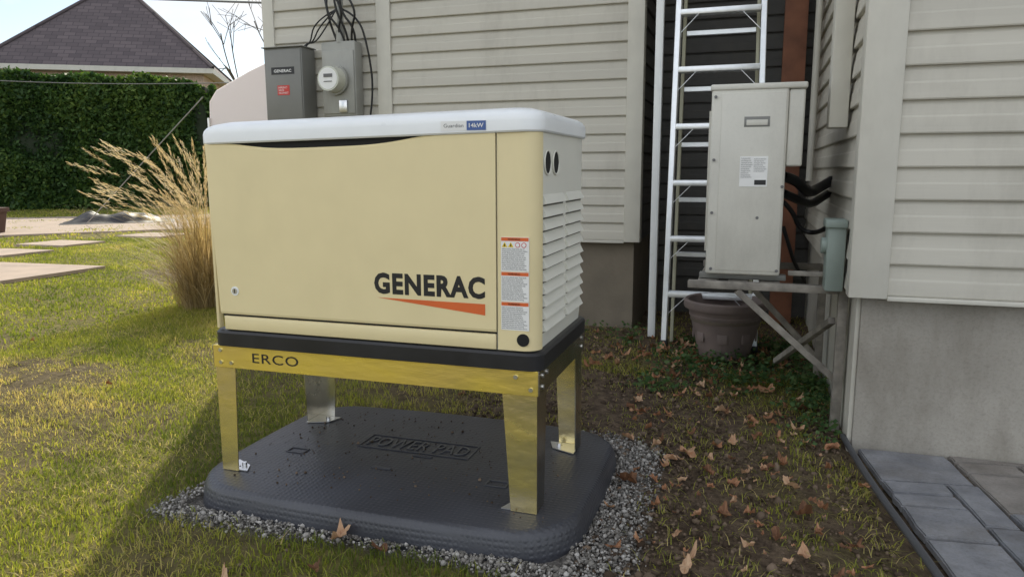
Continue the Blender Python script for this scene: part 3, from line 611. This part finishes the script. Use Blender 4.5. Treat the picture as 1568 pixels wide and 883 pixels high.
# pot
pt=top('clay_flower_pot')
lathe('pot_body',[(.12,0),(.15,.01),(.165,.06),(.195,.18),(.222,.29),(.23,.315),(.252,.32),(.258,.335),(.256,.365),(.245,.375),(.228,.37),(.22,.33),(.2,.26)],(1.70,2.62,0),M['pot'],pt)
cyl('pot_soil',(1.70,2.62,.24),(1.70,2.62,.27),.215,M['bark'],pt,n=32)
cyl('pot_band',(1.70,2.62,.275),(1.70,2.62,.285),.224,M['pot'],pt,n=40)
for i in range(8):
    an=i*math.pi/4-1.6; dx,dy=math.cos(an),math.sin(an)
    box('relief_%d'%i,(1.70+dx*.190-.006,2.62+dy*.190-.03,.12),(1.70+dx*.190+.006,2.62+dy*.190+.03,.18),M['pot'],pt,.004,rot=Matrix.Rotation(an,3,'Z'))

# ---------------------------------------------------------------- paving (random ashlar of merged cells)
pv=top('stone_paving')
e0=Vector((2.27,1.17,0)); dv=Vector((.135,-1,0)).normalized(); dn=Vector((1,.135,0)).normalized()
box('paving_bed',(2.45,-2.0,-.03),(6,1.17,-.010),M['joint'],pv)
NCu,NCv=34,28; cs_=.115; occ=np.zeros((NCv,NCu),bool); row=0
for j in range(NCv):
    for i in range(NCu):
        if occ[j,i]: continue
        w_,h_=random.choice([(1,2),(2,2),(3,2),(2,3),(3,3),(2,1),(3,1)])
        w_=min(w_,NCu-i); h_=min(h_,NCv-j)
        while w_>1 and occ[j,i:i+w_].any(): w_-=1
        occ[j:j+h_,i:i+w_]=True
        uu=.03+i*cs_; v_=j*cs_; P0=[(uu,v_),(uu+w_*cs_,v_),(uu+w_*cs_,v_+h_*cs_),(uu,v_+h_*cs_)]
        cx=uu+w_*cs_/2;cy=v_+h_*cs_/2; g_=.006; tz=rng.normal(0,.002); pts=[]
        for k,(pu,pv_) in enumerate(P0):
            pn_=P0[(k+1)%4]
            for q_ in (0,.34,.67):
                au=pu+(pn_[0]-pu)*q_; av=pv_+(pn_[1]-pv_)*q_
                au+=g_*np.sign(cx-au)*(abs(au-cx)>w_*cs_/2-.001)+rng.normal(0,.0022); av+=g_*np.sign(cy-av)*(abs(av-cy)>h_*cs_/2-.001)+rng.normal(0,.0022)
                q=e0+dn*au+dv*av; pts.append((q.x,min(q.y,1.172-.0001*k)))
        bm=bmesh.new(); lowv=[bm.verts.new((x_,y_,-.02)) for x_,y_ in pts]; upv=[bm.verts.new((x_,y_,.006+tz)) for x_,y_ in pts]
        bm.faces.new(upv); K=len(pts)
        for k in range(K): bm.faces.new((lowv[k],lowv[(k+1)%K],upv[(k+1)%K],upv[k]))
        bmesh.ops.recalc_face_normals(bm,faces=bm.faces)
        bmesh.ops.bevel(bm,geom=[e for e in bm.edges if all(v.co.z>-.01 for v in e.verts)],offset=.005,segments=2,affect='EDGES')
        frombm('paver_%d'%row,bm,random.choice([M['paverA'],M['paverC'],M['paverA'],M['paverB']]),pv,False); row+=1
ed=top('lawn_edging'); tube('edging_strip',[(2.258,1.25,.020),(2.282,.9,.026),(2.330,.55,.020),(2.378,.2,.024),(2.43,-.2,.020),(2.51,-.8,.020)],.013,M['edging'],ed)

# ---------------------------------------------------------------- patio slabs at left
def slab(name,pts,z,m,parent,h=.04):
    return plate(name,[(x_,y_,z) for x_,y_ in pts],(0,0,-h),m,parent)
pa=top('patio'); slab('patio_surface',[(-11.4,7.6),(-6.5,12.8),(-9.5,16.2),(-19,9.6)],.03,M['slab'],pa)
ss=top('stepping_stones'); slab('slab_1',[(-7.9,2.9),(-5.75,3.55),(-5.7,4.85),(-7.8,4.75)],.03,M['slab'],ss)
for i,(cx,cy) in enumerate(SL): slab('slab_%d'%(i+2),[(cx-.5,cy-.4),(cx+.45,cy-.36),(cx+.5,cy+.4),(cx-.45,cy+.36)],.03,M['slab'],ss)
N1,N2=60,34; gx,gy=np.meshgrid(np.linspace(-1.15,1.15,N1),np.linspace(-.6,.6,N2)); hh=.20*np.exp(-(gx/.9)**4-(gy/.45)**4)*(1+.6*fn(gx,gy,5)+.25*fn(gx,gy,11))+.03
di=np.array([.75,.66]);dj=np.array([-.66,.75])
TV=np.stack([-12.0+gx*di[0]+gy*dj[0],11.2+gx*di[1]+gy*dj[1],np.maximum(hh,.032)],2).reshape(-1,3); id2=np.arange(N1*N2).reshape(N2,N1)
TF=np.stack([id2[:-1,:-1].ravel(),id2[:-1,1:].ravel(),id2[1:,1:].ravel(),id2[1:,:-1].ravel()],1); npmesh('tarp_pile',TV,TF,M['tarp'],smooth=True)
pb=top('planter_box'); M['planter']=mat('planter_brown',(.10,.055,.04),.7)
loft('planter_body',[[(x_,y_,z_) for x_,y_ in rrect(-12.35-s_,-11.75+s_,7.75-s_,8.35+s_,.05,4)] for z_,s_ in ((.0,-.05),(.42,0),(.42,.03),(.5,.03))],M['planter'],pb)

# ---------------------------------------------------------------- hedge
M['hedge']=leafmat('hedge_foliage',(.02,.05,.018),(.06,.12,.03),(.15,.22,.05),.38)
he=top('cedar_hedge'); A0=np.array([-31.,8.1]);A1=np.array([-14.9,17.95]); dvh=(A1-A0)/np.linalg.norm(A1-A0); nh=np.array([dvh[1],-dvh[0]]); LH=np.linalg.norm(A1-A0)
N=95000; t=rng.uniform(0,LH,N); side=rng.random(N); zz=rng.uniform(0,4.05,N); off=np.zeros(N)
topm=side>.86; off=np.where(topm,rng.uniform(-1.3,0,N),0); zz=np.where(topm,4.05,zz)
bul=.20*fn(t,zz,1.5)+.10*fn(t,zz*.5,5)
endr=np.clip((t-(LH-.8))/.8,0,1)
zz=zz-np.where(zz>3.6,endr**2*.7*(zz/4),0)
off=off+np.where(topm,0,bul*.9-endr**2*.4-.12*np.clip(zz-3.7,0,1)*2)+rng.normal(0,.05,N); zz=zz+np.where(topm,.12*fn(t,off,3),0)+rng.normal(0,.04,N)
Pq=np.stack([A0[0]+dvh[0]*t+nh[0]*off,A0[1]+dvh[1]*t+nh[1]*off,zz],1)
Ne=7000; o2=rng.uniform(-1.3,0,Ne); z2=rng.uniform(0,3.9,Ne); t2=LH+.05+.1*fn(o2,z2,3)+rng.normal(0,.04,Ne); Pe=np.stack([A0[0]+dvh[0]*t2+nh[0]*o2,A0[1]+dvh[1]*t2+nh[1]*o2,z2],1)
PA=np.concatenate([Pq,Pe]); va=np.clip(.45+.30*np.concatenate([bul/.2,np.zeros(Ne)])+rng.normal(0,.2,len(PA)),0,1)
leaves('hedge_leaves',PA,.085,M['hedge'],he,elong=1.9,varr=va)
q=[A0+nh*-.12,A1+nh*-.12-dvh*.15,A1+nh*-1.2-dvh*.15,A0+nh*-1.2]; slab('hedge_core',[tuple(v) for v in q],3.85,mat('hedge_core',(.015,.025,.01),.9),he,3.85)

# ---------------------------------------------------------------- neighbour house
nb=top('neighbour_house'); C=Vector((-23.3,23.1)); 
rm=bpy.data.materials.new('roof_shingles'); rm.use_nodes=True; n,l=nt(rm); B=n['Principled BSDF']; B.inputs['Roughness'].default_value=.85
tcr=n.new('ShaderNodeTexCoord'); brk=n.new('ShaderNodeTexBrick'); mpr=n.new('ShaderNodeMapping'); l.new(tcr.outputs['UV'],mpr.inputs[0]); l.new(mpr.outputs[0],brk.inputs[0])
brk.inputs['Scale'].default_value=1; brk.inputs['Brick Width'].default_value=.4; brk.inputs['Row Height'].default_value=.22; brk.inputs['Mortar Size'].default_value=.012
brk.inputs['Color1'].default_value=(.085,.068,.073,1);brk.inputs['Color2'].default_value=(.13,.104,.108,1);brk.inputs['Mortar'].default_value=(.05,.042,.046,1); l.new(brk.outputs[0],B.inputs['Base Color'])
vd=Vector((-25.1,25.2)).normalized(); ax=Vector((vd.y,-vd.x)); ay=vd; th_=math.radians(-14)
ax2=ax*math.cos(th_)+ay*math.sin(th_); ay2=-ax*math.sin(th_)+ay*math.cos(th_)
hw=4.0; base=[C+ax2*sx_*hw+ay2*sy_*hw for sx_,sy_ in ((-1,-1),(1,-1),(1,1),(-1,1))]; zb,za=5.0,8.85
me=bpy.data.meshes.new('hip_roof'); Vv=[];Ff=[];UV=[]
for i in range(4):
    p,q=base[i],base[(i+1)%4]; k=len(Vv); Vv+=[(p.x,p.y,zb),(q.x,q.y,zb),(C.x,C.y,za)]; Ff.append((k,k+1,k+2)); UV+=[(0,0),(2*hw,0),(hw,math.hypot(hw,za-zb))]
me.from_pydata(Vv,[],Ff); uvl=me.uv_layers.new(name='UVMap')
for i,uv in enumerate(UV): uvl.data[i].uv=uv
me.materials.append(rm); o=bpy.data.objects.new('hip_roof',me); col.objects.link(o); o.parent=nb
inn=[C+(b_-C)*.9 for b_ in base]
slab('soffit',[tuple(b_) for b_ in base],zb-.002,M['trim'],nb,.18); slab('brick_walls',[tuple(b_) for b_ in inn],zb-.19,M['brick'],nb,zb-.19)
for i in range(4):
    p=base[i]; tube('hip_cap_%d'%i,[(p.x,p.y,zb+.02),((p.x+C.x)/2,(p.y+C.y)/2,(zb+za)/2+.03),(C.x,C.y,za+.02)],.07,rm,nb)
m_=(inn[0]+inn[1])/2; dd_=(inn[1]-inn[0]).normalized(); nn_=Vector((dd_.y,-dd_.x))
for s_ in (-1.8,0,1.8):
    c_=m_+dd_*s_+nn_*.02; plate('window_%d'%int(s_*10),[(c_.x-dd_.x*.5,c_.y-dd_.y*.5,3.2),(c_.x+dd_.x*.5,c_.y+dd_.y*.5,3.2),(c_.x+dd_.x*.5,c_.y+dd_.y*.5,4.5),(c_.x-dd_.x*.5,c_.y-dd_.y*.5,4.5)],(nn_.x*.03,nn_.y*.03,0),M['greyink'],nb)

# shelter
sh=top('fabric_shelter')
prof=[(-6.38,0),(-6.38,1.9),(-6.36,2.25),(-6.22,2.42),(-5.6,2.68),(-4.9,2.92),(-4.0,2.72),(-3.2,2.3),(-3.1,0)]
Vv=[(x_,y_,z_) for y_ in (7.7,10.7) for x_,z_ in prof]; K=len(prof)
addmesh('canopy_skin',Vv,[(i,i+1,K+i+1,K+i) for i in range(K-1)],M['fabric'],sh)
addmesh('canopy_front',[(x_,7.69,z_) for x_,z_ in prof],[tuple(range(K))],M['fabric'],sh)
for i,x_ in enumerate((-6.37,-3.13)): cyl('pole_%d'%i,(x_,7.66,0),(x_,7.66,2.0),.025,M['steel'],sh)

def bare_tree(name,x,y,h):
    p=top(name)
    def br_(a,d,L_,r_,k):
        b_=a+d*L_; tube('branch',[a,(a+b_)/2+Vector(rng.normal(0,L_*.04,3)),b_],r_,M['bark'],p)
        if k==0: return
        for _ in range(3): 
            nd=(d+Vector(rng.normal(0,.42,3))).normalized(); br_(a+d*L_*rng.uniform(.6,1),nd,L_*rng.uniform(.55,.75),r_*.6,k-1)
    br_(Vector((x,y,0)),Vector((0,0,1)),h*.45,.09,4)
bare_tree('bare_tree',-26.2,36.5,12.8)

# wires
wl=top('overhead_cables')
def wire(nm,a,b,sag,r_=.012,m=M['greyink']):
    a=Vector(a);b=Vector(b); tube(nm,[a+(b-a)*t-Vector((0,0,sag*4*t*(1-t))) for t in np.linspace(0,1,9)],r_,m,wl)
wire('cable_1',(-22,8.5,6.6),(-2.1,3.3,2.55),.35,.009)
wire('cable_2',(-16,6.4,3.3),(-6.0,7.9,2.55),.2,.007)
tube('guy_wire',[(-11.9,10.2,.05),(-6.4,7.6,2.32)],.009,M['wire'],wl)

# ---------------------------------------------------------------- ornamental grass
M['straw']=leafmat('straw_blades',(.24,.18,.08),(.48,.37,.18),(.76,.66,.46),.45,tint=(1.1,1,.75))
og=top('ornamental_grass'); bx,by=-2.72,3.15
Vv=[];Ff=[];va=[]
def strip(p0,dirh,L_,h_,w_,v,seg=6,plume=0,ex=1.7):
    k=len(Vv); pr=Vector((-dirh[1],dirh[0],0))
    for i in range(seg+1):
        t=i/seg; px=p0[0]+dirh[0]*L_*t**ex; py=p0[1]+dirh[1]*L_*t**ex; pz=h_*(math.sin(t*1.45)); ww=w_*(1-t*.85)
        c_=Vector((px,py,pz)); Vv.append(c_-pr*ww/2);Vv.append(c_+pr*ww/2)
        va.extend([v,v])
    for i in range(seg): Ff.append((k+2*i,k+2*i+1,k+2*i+3,k+2*i+2))
    if plume:
        a_=Vector(Vv[-6]);e_=Vector(Vv[-1]); d_=(e_-a_).normalized()
        for j in range(plume):
            t=j/plume; c_=e_-d_*(.24*t)+Vector(rng.normal(0,.002+.007*math.sin(t*3.1),3)); k=len(Vv); s_=.013
            q1=(d_+Vector(rng.normal(0,.22,3))).normalized()*s_*1.8; q2=Vector(rng.normal(0,1,3)).normalized()*s_*.22
            Vv.extend([c_-q1,c_+q2,c_+q1,c_-q2]); va.extend([min(1,v+.25)]*4); Ff.append((k,k+1,k+2,k+3))
for i in range(2000):
    an=rng.uniform(0,6.28); rr=rng.uniform(0,.26); strip((bx+rr*math.cos(an),by+rr*math.sin(an)),(math.cos(an+rng.normal(0,.5)),math.sin(an+rng.normal(0,.5))),rng.uniform(.1,.85),rng.uniform(.2,.95),.007,rng.random()*.8,ex=rng.uniform(1.2,2.2))
for i in range(105):
    an=rng.uniform(0,6.28); rr=rng.uniform(0,.18); aa=math.atan2(-.31,-.95)+rng.normal(0,.6)
    hh_=rng.uniform(.85,1.48)
    if rng.random()<.3: aa=an
    strip((bx+rr*math.cos(an),by+rr*math.sin(an)),(math.cos(aa),math.sin(aa)),rng.uniform(.1,.92),hh_,.005,.5+.4*rng.random(),8,plume=48,ex=rng.uniform(1.05,1.8))
me=bpy.data.meshes.new('grass_clump'); me.from_pydata([tuple(v) for v in Vv],[],Ff); at=me.attributes.new('var','FLOAT','POINT'); at.data.foreach_set('value',np.array(va,np.float32)); me.materials.append(M['straw'])
o=bpy.data.objects.new('grass_clump',me); col.objects.link(o); o.parent=og
print('done')
